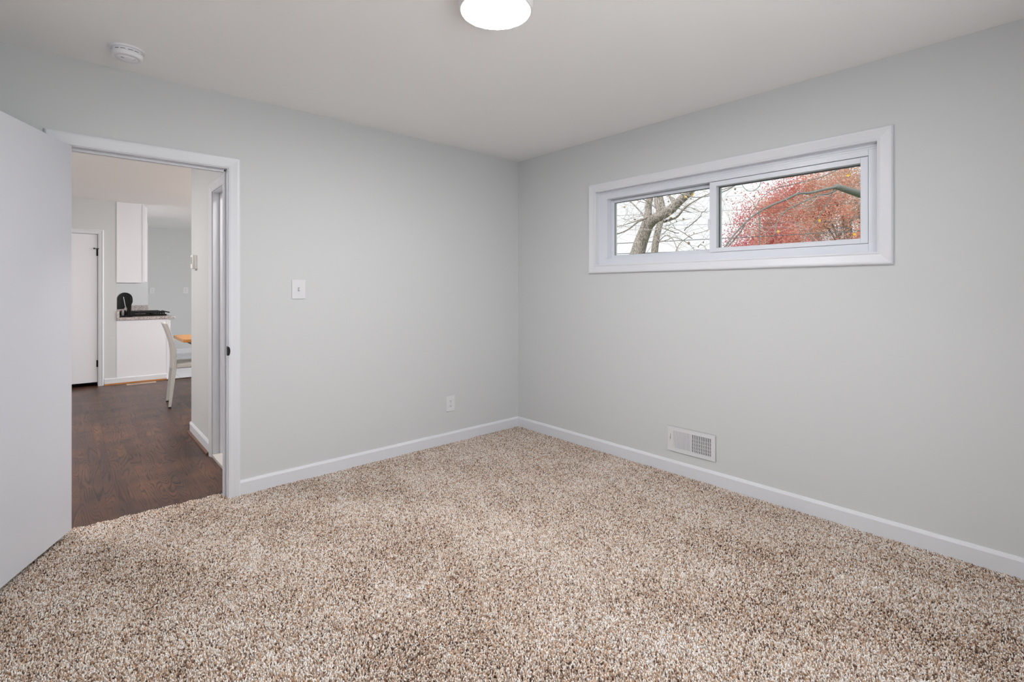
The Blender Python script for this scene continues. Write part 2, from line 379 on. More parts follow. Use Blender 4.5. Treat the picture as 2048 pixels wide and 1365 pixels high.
# --- carpet pile
rng = np.random.default_rng(7)
def carpet():
    sp = 0.0053
    X0, X1, Y0, Y1 = -0.49, RW-0.012, -0.38, LW+0.108
    gx, gy = np.meshgrid(np.arange(X0, X1, sp), np.arange(Y0, Y1, sp))
    x = gx.ravel()+rng.uniform(-0.0025, 0.0025, gx.size); y = gy.ravel()+rng.uniform(-0.0025, 0.0025, gx.size)
    dd = 0.6662*x+0.7458*y; rr = 0.7458*x-0.6662*y
    keep = ((y < LW-0.012) | ((x > DX0+0.004) & (x < DX1-0.004))) & (dd > 1.15) & (np.abs(rr) < dd*1.12+0.25)
    keep &= (y < LW+0.10+0.006*np.sin(x*60)+rng.uniform(-0.004, 0.004, x.size))
    x = x[keep]; y = y[keep]; n = x.size
    # slow fields of pile direction left by feet and vacuum cleaner, also for tone
    def field(seed, freqs):
        r = np.random.default_rng(seed); s = np.zeros(n)
        for f in freqs:
            for _ in range(4):
                a = r.uniform(0, 6.28); s += np.sin((x*math.cos(a)+y*math.sin(a))*f*r.uniform(.7, 1.3)+r.uniform(0, 6.28))/f**0.5
        return s/np.std(s)
    fa = field(1, (5, 9, 16)); fb = field(2, (6, 13, 22)); fc = field(3, (14, 30, 55))
    r = rng.uniform(0.0026, 0.0040, n); h = rng.uniform(0.007, 0.0125, n)+0.0010*fb
    ang = 0.6*fa+rng.normal(0, 1.2, n)+0.6; lean = np.clip(0.0028+0.0008*fb+rng.normal(0, 0.0020, n), -0.003, 0.009)
    tx = lean*np.cos(ang); ty = lean*np.sin(ang)
    rot = rng.uniform(0, 6.28, n)
    K = 3
    V = np.zeros((n, 2*K+1, 3), np.float32)
    zb = -0.0135
    for k in range(K):
        a = rot+k*2*math.pi/K
        V[:, k, 0] = x+0.75*r*np.cos(a); V[:, k, 1] = y+0.75*r*np.sin(a); V[:, k, 2] = zb
        a2 = a+0.7
        V[:, K+k, 0] = x+tx*0.7+r*np.cos(a2); V[:, K+k, 1] = y+ty*0.7+r*np.sin(a2); V[:, K+k, 2] = zb+h*0.72
    V[:, 2*K, 0] = x+tx; V[:, 2*K, 1] = y+ty; V[:, 2*K, 2] = zb+h*1.08
    tri = []
    for k in range(K):
        k2 = (k+1) % K
        tri += [(k, k2, K+k2), (k, K+k2, K+k), (K+k, K+k2, 2*K)]
    tri = np.array(tri, np.int32); nt_ = len(tri)
    Fs = (tri[None]+(np.arange(n, dtype=np.int32)*(2*K+1))[:, None, None]).reshape(-1)
    me = bpy.data.meshes.new('carpet')
    me.vertices.add(n*(2*K+1)); me.vertices.foreach_set('co', V.reshape(-1))
    me.loops.add(Fs.size); me.loops.foreach_set('vertex_index', Fs)
    me.polygons.add(Fs.size//3); me.polygons.foreach_set('loop_start', np.arange(0, Fs.size, 3, dtype=np.int32))
    me.update(calc_edges=True)
    me.polygons.foreach_set('use_smooth', np.ones(Fs.size//3, bool))
    yarn = np.clip(-0.02+rng.beta(1.25, 1.0, n)*0.98-0.025+0.035*fc+0.022*fa, 0, 1).astype(np.float32)  # patchy light and shade of the leaning pile painted into yarn tone
    at = me.attributes.new('yarn', 'FLOAT', 'POINT'); at.data.foreach_set('value', np.repeat(yarn, 2*K+1))
    me.materials.append(M_yarn)
    o = bpy.data.objects.new('carpet', me); C.objects.link(o)
    return tag(o, 'beige and brown speckled frieze carpet covering the bedroom floor', 'carpet', kind='stuff')
carpet()

# --- baseboards
BB = [(0, 0), (0.013, 0), (0.013, 0.068), (0.006, 0.083), (0, 0.084)]     # (off the wall, height)
def base(name, a0, a1, fn, z0=-0.012, label=None, prof=None):
    prof = prof or BB
    return struct(MB().prism([(u, v if v == 0 else v) for u, v in prof], lambda u, v, t: fn(u, v+(z0 if v == 0 else 0), t), a0, a1).build(name, M_trim), label, 'baseboard' if label else None)
onleft = lambda u, v, t: (t, LW-u, v)
base('baseboard_left', 0.786, RW, onleft, label='white baseboard below the light switch wall')
base('baseboard_right', -0.4, LW-0.013, lambda u, v, t: (RW-u, t, v), label='white baseboard running below the window wall')
base('baseboard_left_short', -0.5, -0.09, onleft)
base('baseboard_closet', -0.4, LW-0.013, lambda u, v, t: (-0.5+u, t, v))
base('baseboard_hallway', 4.40, HE+0.013, lambda u, v, t: (HX-u, t, v), WZ, label='short white baseboard on the hallway wall')
base('baseboard_hallway_end', HX-0.013, 5.0, lambda u, v, t: (t, HE+u, v), WZ)
base('baseboard_pantry', 0.362, 1.045, lambda u, v, t: (t, PY-u, v), WZ, label='white baseboard beneath the kitchen end panel', prof=[(0, 0), (0.014, 0), (0.014, 0.066), (0.008, 0.073), (0, 0.074)])
base('baseboard_far', 1.055, 5.0, lambda u, v, t: (t, 11.70-u, v), 0.0, label='white baseboard on the far dining wall', prof=[(0, 0), (0.014, 0), (0.014, 0.075), (0.008, 0.086), (0, 0.087)])
SH = [(0.013, 0), (0.030, 0), (0.028, 0.010), (0.021, 0.017), (0.013, 0.019)]
struct(MB().prism(SH, lambda u, v, t: (HX-u, t, WZ+v), 4.40, HE+0.030).build('trim_1', M_shoe), 'brown quarter-round along the hallway baseboard', 'floor trim')
struct(MB().prism(SH, lambda u, v, t: (t, PY-u-0.001, WZ+v), 0.362, 1.045).build('trim_2', M_shoe2), 'amber quarter-round below the kitchen end panel', 'floor trim')

# --- bedroom doorway: jamb, stop, casing, strike plate
CAS = [(0, 0), (0, 0.009), (0.010, 0.012), (0.024, 0.014), (0.046, 0.018), (0.056, 0.018), (0.063, 0.013), (0.065, 0)]
dw = empty('trim_3', ((DX0+DX1)/2, LW+T/2, WZ)); struct(dw, 'white casing and jamb around the open bedroom doorway', 'door frame')
j = MB().box(OX0, DX0, LW-0.001, LW+T+0.001, WZ, OZ).box(DX1, OX1, LW-0.001, LW+T+0.001, WZ, OZ).box(DX0, DX1, LW-0.001, LW+T+0.001, DZ, OZ)
j.build('jamb', M_trim, dw, bevel=0.0012)
st = MB().box(DX1-0.011, DX1, LW+0.040, LW+0.075, WZ, DZ).box(DX0, DX0+0.011, LW+0.040, LW+0.075, WZ, DZ).box(DX0, DX1, LW+0.040, LW+0.075, DZ-0.014, DZ)
st.build('door_stop', M_trim, dw, bevel=0.002)
casing(DX0-0.005, DX1+0.005, WZ, DZ+0.005, CAS, lambda a, z, d: (a, LW-d, z), False).build('casing', M_trim, dw)
casing(DX0-0.005, DX1+0.005, WZ, DZ+0.005, CAS, lambda a, z, d: (a, LW+T+d, z), False).build('casing', M_trim, dw)
sk = MB(); zc = 0.884
sk.prism([(LW+0.010, zc-0.028), (LW+0.010, zc+0.028), (LW-0.0, zc+0.028), (LW-0.0, zc-0.028)], lambda u, v, t: (t, u, v), DX1-0.0022, DX1+0.0005)
sk.box(DX1-0.0022, DX1+0.0002, LW-0.0125, LW, zc-0.027, zc+0.027)
pl = [(DX1-0.0022, zc-0.027), (DX1+0.0075, zc-0.027), (DX1+0.0115, zc-0.016), (DX1+0.0135, zc-0.001), (DX1+0.0120, zc+0.013), (DX1+0.0085, zc+0.023), (DX1+0.003, zc+0.027), (DX1-0.0022, zc+0.028)]
sk.prism(pl, lambda u, v, t: (u, t, v), LW-0.0145, LW-0.0120)
o = sk.build('strike_plate', M_black, dw); o['label'] = 'black strike plate'

# --- the open bedroom door (hinged at the left jamb, swung into the room)
ang = math.atan2(-0.908, -0.419)
dr = empty('door_1', (DX0+0.003, LW+0.004, 0.0)); dr.rotation_euler = (0, 0, ang)
struct(dr, 'flush white bedroom door standing open at the left edge', 'door')
MB().box(0.002, 0.712, 0.0, 0.035, 0.034, 1.988).build('slab', M_door, dr, local=True, bevel=0.0015)
for zz in (0.30, 1.0, 1.76):
    MB().lathe([(0.0055, zz-0.045), (0.0055, zz+0.045)], (0.000, -0.005, 0), 12).box(0.0, 0.030, -0.0012, 0.0006, zz-0.044, zz+0.044).build('hinge', M_black, dr, local=True)
kb = MB().lathe([(0.032, 0.035), (0.032, 0.041), (0.014, 0.044), (0.011, 0.062), (0.020, 0.070), (0.027, 0.082), (0.024, 0.096), (0.006, 0.100)], (0.672, 0, 0.92), 24, 'y')
kb.lathe([(0.032, 0.0), (0.032, -0.006), (0.014, -0.009), (0.011, -0.027), (0.020, -0.035), (0.027, -0.047), (0.024, -0.061), (0.006, -0.065)], (0.672, 0, 0.92), 24, 'y')
kb.build('knob', M_black, dr, local=True, smooth=True)

# --- window
win = empty('window_1', (RW, (WY0+WY1)/2, WZ0)); struct(win, 'wide white sliding window set high in the wall', 'window')
fnR = lambda a, z, d: (RW-d, a, z)
casing(WY0, WY1, WZ0, WZ1, [(-0.0015, -0.045), (-0.0015, 0.010), (0.006, 0.013), (0.012, 0.011), (0.030, 0.0145), (0.050, 0.019), (0.058, 0.019), (0.064, 0.014), (0.066, 0)], fnR).build('casing', M_trim, win)
def ring(y0, y1, z0, z1, wl, wr, wb, wt, x0, x1):
    return MB().box(x0, x1, y0, y0+wr, z0, z1).box(x0, x1, y1-wl, y1, z0, z1).box(x0, x1, y0+wr, y1-wl, z0, z0+wb).box(x0, x1, y0+wr, y1-wl, z1-wt, z1)
# outer frame: face at x=3.150; openings left (far) and right (near)
FX = 3.150
fr = ring(WY0, WY1, WZ0, WZ1, 0.077, 0.050, 0.050, 0.060, FX, 3.28)
fr.box(FX-0.006, FX, WY0, WY1, WZ1-0.018, WZ1)          # small head ledges
fr.box(FX-0.003, FX, WY0, WY1, WZ1-0.030, WZ1-0.018)
fr.build('window_frame', M_vinyl, win, bevel=0.0015)
IY0, IY1, IZ0, IZ1 = WY0+0.050, WY1-0.077, WZ0+0.050, WZ1-0.060
YM0, YM1 = 1.532, 1.577       # meeting stile
# right (near) sash, close to the room
sash1 = ring(IY0+0.002, YM1, IZ0+0.002, IZ1-0.003, YM1-YM0, 0.034, 0.028, 0.030, FX+0.003, 3.200)
sr = sash1.build('sash', M_vinyl, win, bevel=0.0015)
gk = ring(IY0+0.036, YM0, IZ0+0.030, IZ1-0.033, 0.006, 0.002, 0.002, 0.007, 3.190, 3.199); g_ = gk.build('gasket', M_gasket, sr, local=False)
gl = MB().box(3.202, 3.206, IY0+0.034, YM0+0.002, IZ0+0.028, IZ1-0.030).build('glass_pane', M_glass, sr, local=False)
# left (far) sash, set deeper
sl = ring(YM0+0.005, IY1-0.001, IZ0+0.001, IZ1-0.003, 0.024, YM1-YM0, 0.025, 0.022, 3.206, 3.245).build('sash', M_vinyl, win, bevel=0.0015)
gl2 = MB().box(3.222, 3.226, YM1-0.002, IY1-0.022, IZ0+0.024, IZ1-0.023).build('glass_pane', M_glass, sl, local=False)
g2 = ring(YM1-0.004, IY1-0.025, IZ0+0.026, IZ1-0.025, 0.003, 0.003, 0.002, 0.004, 3.218, 3.222).build('gasket', M_gasket, sl, local=False)
for q in (g_, gl, gl2, g2): q.location = (-win.location[0], -win.location[1], -win.location[2])
MB().box(FX-0.004, FX+0.01, 1.571, 1.585, 1.66, 1.72).build('latch', M_vinyl, win, bevel=0.002)
# unseen window frame added behind the camera, around the rear fill light
w2 = empty('added_rear_window', (1.0, -0.46, 0.75)); struct(w2)
MB().box(0.2, 1.8, -0.49, -0.43, 0.75, 0.80).box(0.2, 1.8, -0.49, -0.43, 2.10, 2.15).box(0.2, 0.25, -0.49, -0.43, 0.80, 2.10).box(1.75, 1.8, -0.49, -0.43, 0.80, 2.10).box(0.98, 1.02, -0.48, -0.44, 0.80, 2.10).build('window_frame', M_vinyl, w2)

# --- bathroom doorway in the hallway wall
bd = empty('trim_4', (HX+T/2, 3.93, WZ)); struct(bd, 'white bathroom door casing and jamb beside the thermostat wall', 'door frame')
MB().box(HX-0.001, HX+T+0.001, HY1, HY1+0.018, WZ, 2.008).box(HX-0.001, HX+T+0.001, HY0-0.018, HY0, WZ, 2.008).box(HX-0.001, HX+T+0.001, HY0, HY1, 1.99, 2.008).build('jamb', M_trim, bd)
MB().box(HX+0.045, HX+0.080, HY1-0.012, HY1, 0.0, 1.99).box(HX+0.045, HX+0.080, HY0, HY0+0.012, 0.0, 1.99).box(HX+0.045, HX+0.080, HY0, HY1, 1.978, 1.99).build('door_stop', M_trim, bd)
casing(HY0-0.005, HY1+0.005, WZ, 1.995, CAS, lambda a, z, d: (HX-d, a, z), False).build('casing', M_trim, bd)
struct(MB().box(HX-0.006, HX+T+0.02, HY0+0.001, HY1-0.001, -0.04, 0.010).build('trim_5', plain('marble_threshold', rgb(205, 200, 194), 0.25), bevel=0.003), 'pale stone threshold of the bathroom doorway', 'threshold')

# --- pantry door
pd = empty('trim_6', ((PX0+PX1)/2, PY, WZ)); struct(pd, 'white casing around the pantry door across the hall', 'door frame')
MB().box(PX0-0.018, PX0, PY-0.001, PY+T, WZ, PZ+0.018).box(PX1, PX1+0.018, PY-0.001, PY+T, WZ, PZ+0.018).box(PX0, PX1, PY-0.001, PY+T, PZ, PZ+0.018).build('jamb', M_trim, pd)
casing(PX0-0.005, PX1+0.005, WZ, PZ+0.005, [(0, 0), (0, 0.009), (0.01, 0.012), (0.03, 0.014), (0.040, 0.018), (0.048, 0.018), (0.054, 0.013), (0.056, 0)], lambda a, z, d: (a, PY-d, z), False).build('casing', M_trim, pd)
p2 = empty('door_2', ((PX0+PX1)/2, PY+0.02, 0.04)); struct(p2, 'closed flush white pantry door with black hinges', 'door')
MB().box(PX0+0.002, PX1-0.003, PY+0.012, PY+0.047, 0.042, PZ-0.003).build('slab', M_cab, p2, bevel=0.001)
for zz in (1.745, 0.285):
    h = MB().lathe([(0.007, zz-0.045), (0.007, zz+0.045)], (PX1-0.001, PY+0.004, 0), 12).box(PX1-0.014, PX1+0.008, PY+0.006, PY+0.012, zz-0.044, zz+0.044)
    if zz > 1: h.tube([(PX1+0.010, PY-0.016, zz+0.05), (PX1-0.001, PY+0.0, zz+0.05), (PX1-0.035, PY-0.03, zz+0.05)], 0.0045).lathe([(0.009, 0.0), (0.009, 0.012)], (PX1-0.038, PY-0.042, zz+0.05), 10, 'y').box(PX1-0.006, PX1+0.006, PY-0.004, PY+0.01, zz+0.04, zz+0.056)
    h.build('hinge', M_black, p2)
struct(MB().box(PX0, PX1, PY+0.2, PY+0.22, -0.012, 0.2).build('pantry_shade_sheet', plain('pantry_darkness', (0.02, 0.02, 0.02, 1), 0.9)))  # dark sheet standing in for the shade below the pantry door

# ------------------------------------------------------------------ bedroom fixtures
# ceiling light
lc = (1.296, 1.55)
t = empty('ceiling_light', (lc[0], lc[1], H)); tag(t, 'round white flush ceiling light glowing above the room', 'ceiling light')
MB().lathe([(0.152, H), (0.152, H-0.012), (0.149, H-0.050), (0.146, H-0.056), (0.1365, H-0.056), (0.1365, H-0.030)], (lc[0], lc[1], 0), 64).build('rim', plain('lamp_rim_white', (0.80, 0.80, 0.80, 1), 0.4), t, smooth=True)
MB().lathe([(0.135, H-0.035), (0.1362, H-0.052), (0.132, H-0.0575), (0.10, H-0.060), (0.001, H-0.061)], (lc[0], lc[1], 0), 64).build('diffuser', emis('lamp_diffuser', (1.0, 0.985, 0.99, 1), 200.0), t, smooth=True)
# smoke alarm
sc = (0.218, 3.092)
t = empty('smoke_alarm', (sc[0], sc[1], H)); tag(t, 'round white smoke alarm on the ceiling above the doorway', 'smoke alarm')
MB().lathe([(0.073, H), (0.073, H-0.008), (0.070, H-0.010)], (sc[0], sc[1], 0), 48).build('mounting_plate', M_plasterb, t, smooth=False, bevel=0.001)
b = MB().lathe([(0.062, H-0.008), (0.064, H-0.016), (0.0635, H-0.018)], (sc[0], sc[1], 0), 48)
b.lathe([(0.0635, H-0.021), (0.066, H-0.024), (0.0645, H-0.041), (0.061, H-0.045), (0.046, H-0.0455), (0.0455, H-0.0435), (0.0435, H-0.0435), (0.043, H-0.048), (0.020, H-0.050), (0.001, H-0.050)], (sc[0], sc[1], 0), 48)
b.build('body', M_plasterb, t, smooth=True)
sl_ = MB().lathe([(0.0618, H-0.015), (0.0618, H-0.024)], (sc[0], sc[1], 0), 48); sl_.build('vent_slot', M_dark, t)
rb = MB()
for k in range(14):
    a = 2*math.pi*(k+0.3)/14
    rb.rbox((sc[0]+0.0635*math.cos(a), sc[1]+0.0635*math.sin(a), H-0.0195), (0.004, 0.0055 if k % 2 else 0.011, 0.006), Euler((0, 0, a)))
rb.build('rib', M_plasterb, t)
MB().rbox((sc[0]-0.018, sc[1]-0.016, H-0.0500), (0.012, 0.003, 0.0015), Euler((0, 0, 0.3))).build('test_mark', M_gasket, t)
MB().rbox((sc[0]+0.022, sc[1]-0.010, H-0.0492), (0.036, 0.0015, 0.0015), Euler((0, 0, -0.9))).build('groove', plain('groove_grey', (0.45, 0.45, 0.45, 1), 0.6), t)
# light switch
x0, x1, z0, z1 = 1.096, 1.184, 1.195, 1.321; xc, zc = (x0+x1)/2, (z0+z1)/2
t = empty('light_switch', (xc, LW, zc)); tag(t, 'single white light switch plate on the grey wall', 'light switch')
MB().box(x0, x1, LW-0.006, LW, z0, z1).build('plate', M_plate, t, bevel=0.004, seg=3)
MB().box(xc-0.006, xc+0.006, LW-0.0066, LW-0.004, zc-0.013, zc+0.013).build('slot', plain('switch_slot_grey', (0.42, 0.42, 0.43, 1), 0.5), t)
MB().rbox((xc, LW-0.010, zc-0.003), (0.0085, 0.014, 0.010), Euler((-0.5, 0, 0))).build('toggle', M_plate, t, bevel=0.0012)
for s in (-1, 1): MB().lathe([(0.003, 0), (0.0028, -0.0015), (0.001, -0.002)], (xc, LW-0.006, zc+s*0.030), 12, 'y').build('screw', M_plate, t)

def duplex(name, fn, w_, h_, label, cat='outlet', group=None):
    """fn(u,v,d): u across, v up from the centre, d off the wall"""
    t = empty(name, fn(0, 0, 0)); tag(t, label, cat, group)
    def bx(u0, u1, v0, v1, d0, d1):
        a = fn(u0, v0, d0); b = fn(u1, v1, d1)
        return MB().box(min(a[0], b[0]), max(a[0], b[0]), min(a[1], b[1]), max(a[1], b[1]), min(a[2], b[2]), max(a[2], b[2]))
    bx(-w_/2, w_/2, -h_/2, h_/2, 0, 0.006).build('plate', M_plate, t, bevel=0.004, seg=3)
    for s in (-1, 1):
        pts = []
        for k in range(24):
            a = 2*math.pi*k/24; u = 0.0172*math.cos(a); v = max(-0.0135, min(0.0135, 0.0172*math.sin(a))); pts.append((u, v+s*0.0195))
        r = MB().prism(pts, lambda u, v, d: fn(u, v, d), 0.004, 0.0078).build('receptacle', M_plate, t)
        q = MB()
        for (u, v, a_, b_) in ((-0.0063, 0.003, 0.0013, 0.0045), (0.0063, 0.003, 0.0011, 0.0036), (0, -0.0068, 0.0022, 0.0024)):
            m_ = bx(u-a_, u+a_, v+s*0.0195-b_, v+s*0.0195+b_, 0.0070, 0.0083); q.add(m_.v, m_.f)
        o = q.build('slot', M_dark, r, local=False); o.location = tuple(-c for c in t.location)
    bx(-0.0025, 0.0025, -0.0025, 0.0025, 0.005, 0.0072).build('screw', M_steel, t, bevel=0.0006)
    return t
duplex('wall_outlet', lambda u, v, d: (2.353+u, LW-d, 0.3175+v), 0.085, 0.127, 'white duplex outlet low on the bedroom wall near the corner')

# wall register
y0, y1, z0, z1 = 1.513, 1.858, 0.145, 0.316
t = empty('wall_register', (RW, (y0+y1)/2, (z0+z1)/2)); tag(t, 'white metal air register low on the window wall', 'air register')
Lb0, Lb1 = 1.692, 1.812    # left (far) bank   y range
Rb0, Rb1 = 1.541, 1.676    # right (near) bank
bz0, bz1 = 0.173, 0.288
px_ = RW-0.006
fp = MB()
fp.box(px_, RW, y0, Rb0, z0, z1).box(px_, RW, Rb1, Lb0, z0, z1).box(px_, RW, Lb1, y1, z0, z1)
fp.box(px_, RW, Rb0, Rb1, z0, bz0).box(px_, RW, Rb0, Rb1, bz1, z1).box(px_, RW, Lb0, Lb1, z0, bz0).box(px_, RW, Lb0, Lb1, bz1, z1)
fp.build('faceplate', M_vent, t)
casing(y0+0.004, y1-0.004, z0+0.004, z1-0.004, [(0, 0.0055), (0, 0.0075), (0.004, 0.004), (0.004, 0)], fnR).build('rolled_edge', M_vent, t)
MB().box(RW-0.0015, RW-0.0005, Rb0-0.002, Lb1+0.002, bz0-0.002, bz1+0.002).build('duct', M_dark, t)
lv = MB(); n = 11
for k in range(n+1):
    yy = Rb0+(Rb1-Rb0)*k/n
    lv.box(RW-0.0075, RW-0.002, yy-0.0031, yy+0.0031, bz0, bz1)
lv.build('louvre_bank', M_vent, t)
cb = MB()
for k in range(1, 5):
    zz = bz0+(bz1-bz0)*k/5
    cb.box(RW-0.004, RW-0.002, Rb0, Rb1, zz-0.0095, zz-0.0035)
cb.build('damper_blade', plain('damper_grey', (0.55, 0.55, 0.56, 1), 0.5), t)
lv = MB()
for k in range(n+1):
    yy = Lb0+(Lb1-Lb0)*k/n
    lv.rbox((RW-0.0050, yy, (bz0+bz1)/2), (0.0016, 0.0125, bz1-bz0), Euler((0, 0, -0.30)))
lv.build('louvre_bank', M_vent, t)
MB().box(px_-0.0012, px_, 1.832, 1.834, 0.225, 0.262).build('lever_slot', M_gasket, t)
MB().box(px_-0.012, px_, 1.831, 1.835, 0.236, 0.246).build('lever', M_vent, t)
for yy in (1.838, 1.524): MB().lathe([(0.004, 0), (0.0035, -0.002), (0.001, -0.0025)], (px_, yy, 0.215), 12, 'x').build('screw', M_vent, t)

# thermostat on the hallway wall
t = empty('thermostat', (HX, 4.97, 1.49)); tag(t, 'white thermostat box on the edge of the hallway wall', 'thermostat')
MB().box(HX-0.012, HX, 4.925, 5.025, 1.432, 1.548).build('back_plate', M_therm, t, bevel=0.002)
MB().box(HX-0.034, HX-0.010, 4.93, 5.02, 1.436, 1.552).build('cover', M_therm, t, bevel=0.003)
MB().box(HX-0.0355, HX-0.033, 4.955, 5.0, 1.475, 1.535).build('display', M_lcd, t)

# ------------------------------------------------------------------ kitchen and dining seen through the doorway
# floor register
t = empty('floor_register', (0.76, 8.33, WZ)); tag(t, 'tan metal floor register set in the wood beside the kitchen end panel', 'floor register')
rx0, rx1, ry0, ry1 = 0.585, 0.905, 8.30, 8.40
f = MB().box(rx0, rx1, ry0, ry0+0.022, WZ, WZ+0.005).box(rx0, rx1, ry1-0.022, ry1, WZ, WZ+0.005).box(rx0, rx0+0.03, ry0+0.022, ry1-0.022, WZ, WZ+0.005).box(rx1-0.03, rx1, ry0+0.022, ry1-0.022, WZ, WZ+0.005).box(0.735, 0.750, ry0+0.022, ry1-0.022, WZ, WZ+0.005)
f.build('frame', M_tan, t)
MB().box(rx0+0.03, rx1-0.03, ry0+0.022, ry1-0.022, WZ, WZ+0.0015).build('duct', M_dark, t)
s = MB()
for k in range(9): s.box(rx0+0.036+k*0.0135, rx0+0.041+k*0.0135, ry0+0.022, ry1-0.022, WZ, WZ+0.0045)
for k in range(9): s.rbox((0.757+k*0.0135, 8.35, WZ+0.003), (0.0125, 0.056, 0.0015), Euler((0, 0.12, 0)))
s.build('slat', M_tan, t)

KX = 0.489
t = empty('base_cabinet', (0.78, 8.66, 0.0)); tag(t, 'white base cabinet end panel facing the hallway under the granite counter', 'cabinet')
MB().box(KX, 1.065, PY, PY+0.25, 0.0, 0.842).build('body', M_cab, t)
MB().box(1.068, 1.088, PY+0.004, PY+0.246, 0.655, 0.825).build('drawer', M_cab, t, bevel=0.002)
MB().box(1.068, 1.088, PY+0.004, PY+0.246, 0.09, 0.645).build('door', M_cab, t, bevel=0.002)
MB().box(KX, KX+0.020, PY-0.002, PY-0.0002, 0.062, 0.842).box(1.045, 1.066, PY-0.002, PY-0.0002, 0.062, 0.842).box(KX+0.02, 1.045, PY-0.002, PY-0.0002, 0.835, 0.842).build('panel_edge', M_cab, t)
t = empty('kitchen_cabinet', (0.78, 10.2, 0.0)); tag(t, 'white base cabinet beyond the range, mostly hidden', 'cabinet')
MB().box(KX+0.001, 1.065, 9.56, 10.798, 0.0, 0.842).build('body', M_cab, t)
MB().box(1.068, 1.088, 9.57, 10.78, 0.09, 0.825).build('door', M_cab, t, bevel=0.002)
t = empty('countertop', (0.78, 8.6, 0.842)); tag(t, 'speckled grey granite countertop edge with low backsplash', 'countertop')
MB().box(KX, 1.145, PY-0.015, PY+0.252, 0.843, 0.881).build('slab', M_granite, t, bevel=0.006, seg=3)
MB().box(KX, 1.145, 9.555, 10.80, 0.843, 0.881).build('slab', M_granite, t, bevel=0.006, seg=3)
MB().box(KX, KX+0.030, PY-0.012, PY+0.252, 0.881, 0.975).build('backsplash', M_granite, t, bevel=0.002)
MB().box(KX, KX+0.030, 9.56, 10.77, 0.881, 0.975).build('backsplash', M_granite, t, bevel=0.002)
MB().box(KX+0.03, 1.055, 10.77, 10.80, 0.881, 0.985).build('backsplash', M_granite, t, bevel=0.002)
# range
t = empty('gas_range', (0.80, 9.15, 0.0)); tag(t, 'gas range with black cooktop grates behind the granite edge', 'range')
MB().box(KX+0.01, 1.085, 8.756, 9.552, 0.0, 0.878).build('body', plain('range_enamel', (0.62, 0.62, 0.64, 1), 0.3), t)
MB().box(KX+0.01, 1.075, 8.754, 9.554, 0.878, 0.903).build('cooktop', M_blackgloss, t)
for gy in (8.78, 9.04, 9.30):
    g = MB()
    for k in range(3):
        yy = gy+0.01+k*0.11; g.box(KX+0.05, 1.06, yy-0.007, yy+0.007, 0.920, 0.935)
    for k in range(6):
        xx = KX+0.057+k*0.1125; g.box(xx-0.007, xx+0.007, gy, gy+0.235, 0.918, 0.933)
    for xx in (KX+0.057, 1.05):
        for yy in (gy+0.01, gy+0.225): g.box(xx-0.008, xx+0.008, yy-0.008, yy+0.008, 0.903, 0.92)
    g.build('grate', M_black, t)
for yy in (8.95, 9.36):
    for xx in (0.68, 0.93): MB().lathe([(0.045, 0.903), (0.045, 0.913), (0.03, 0.916), (0.001, 0.917)], (xx, yy, 0), 20).build('burner', M_black, t)
for k in range(4): MB().lathe([(0.018, 0), (0.016, 0.025), (0.014, 0.03), (0.001, 0.03)], (1.085, 8.84+k*0.18, 0.868), 16, 'x').build('knob', M_steel, t)
MB().tube([(1.095, 8.80, 0.80), (1.12, 8.80, 0.80), (1.12, 9.50, 0.80), (1.095, 9.50, 0.80)], 0.009).build('handle', M_steel, t)
# upper cabinet
t = empty('wall_cabinet', (0.65, 9.0, 1.35)); tag(t, 'white upper cabinet hanging from the ceiling above the counter', 'cabinet')
MB().box(KX, 0.790, PY-0.002, PY+1.4, 1.352, 2.438).build('body', M_cab, t, bevel=0.001)
MB().box(KX, KX+0.018, PY-0.006, PY-0.002, 1.352, 2.42).box(0.768, 0.790, PY-0.006, PY-0.002, 1.352, 2.42).box(KX+0.018, 0.768, PY-0.006, PY-0.002, 1.352, 1.368).build('panel_edge', M_cab, t)
MB().box(0.800, 0.822, PY+0.010, PY+0.44, 1.365, 2.405).build('door', M_cab, t, bevel=0.002)
MB().box(0.800, 0.822, PY+0.45, PY+0.90, 1.365, 2.405).build('door', M_cab, t, bevel=0.002)
MB().box(0.792, 0.800, PY+0.004, PY+1.39, 1.360, 2.415).build('face_frame', M_cab, t)
# coffee maker
t = empty('coffee_maker', (0.61, 8.63, 0.881)); tag(t, 'glossy black coffee maker on the granite counter corner', 'coffee maker')
cf = MB()
prof = []
for k in range(13):
    a = math.radians(180-k*15); prof.append((0.583+0.084*math.cos(a), 1.130+0.088*math.sin(a)))
prof += [(0.668, 1.09), (0.654, 1.05), (0.650, 0.900), (0.612, 0.900), (0.606, 1.00), (0.592, 1.035), (0.572, 0.995), (0.500, 0.990)]
cf.prism(prof, lambda u, v, t_: (u, t_, v), 8.56, 8.70)
cf.build('body', M_blackgloss, t, bevel=0.006, seg=3)
MB().box(0.525, 0.668, 8.552, 8.705, 0.8815, 0.905).build('base', M_blackgloss, t, bevel=0.004)
MB().lathe([(0.022, 0.906), (0.026, 0.955), (0.026, 0.975)], (0.568, 8.63, 0), 24).build('cup_holder', M_steel, t, smooth=False)
MB().tube([(0.566, 8.557, 1.16), (0.574, 8.555, 1.10), (0.586, 8.555, 1.03)], 0.003).build('trim_strip', M_steel, t)
MB().tube([(0.640, 8.557, 1.155), (0.646, 8.555, 1.09), (0.640, 8.555, 0.98), (0.640, 8.555, 0.92)], 0.005).build('handle', M_black, t)

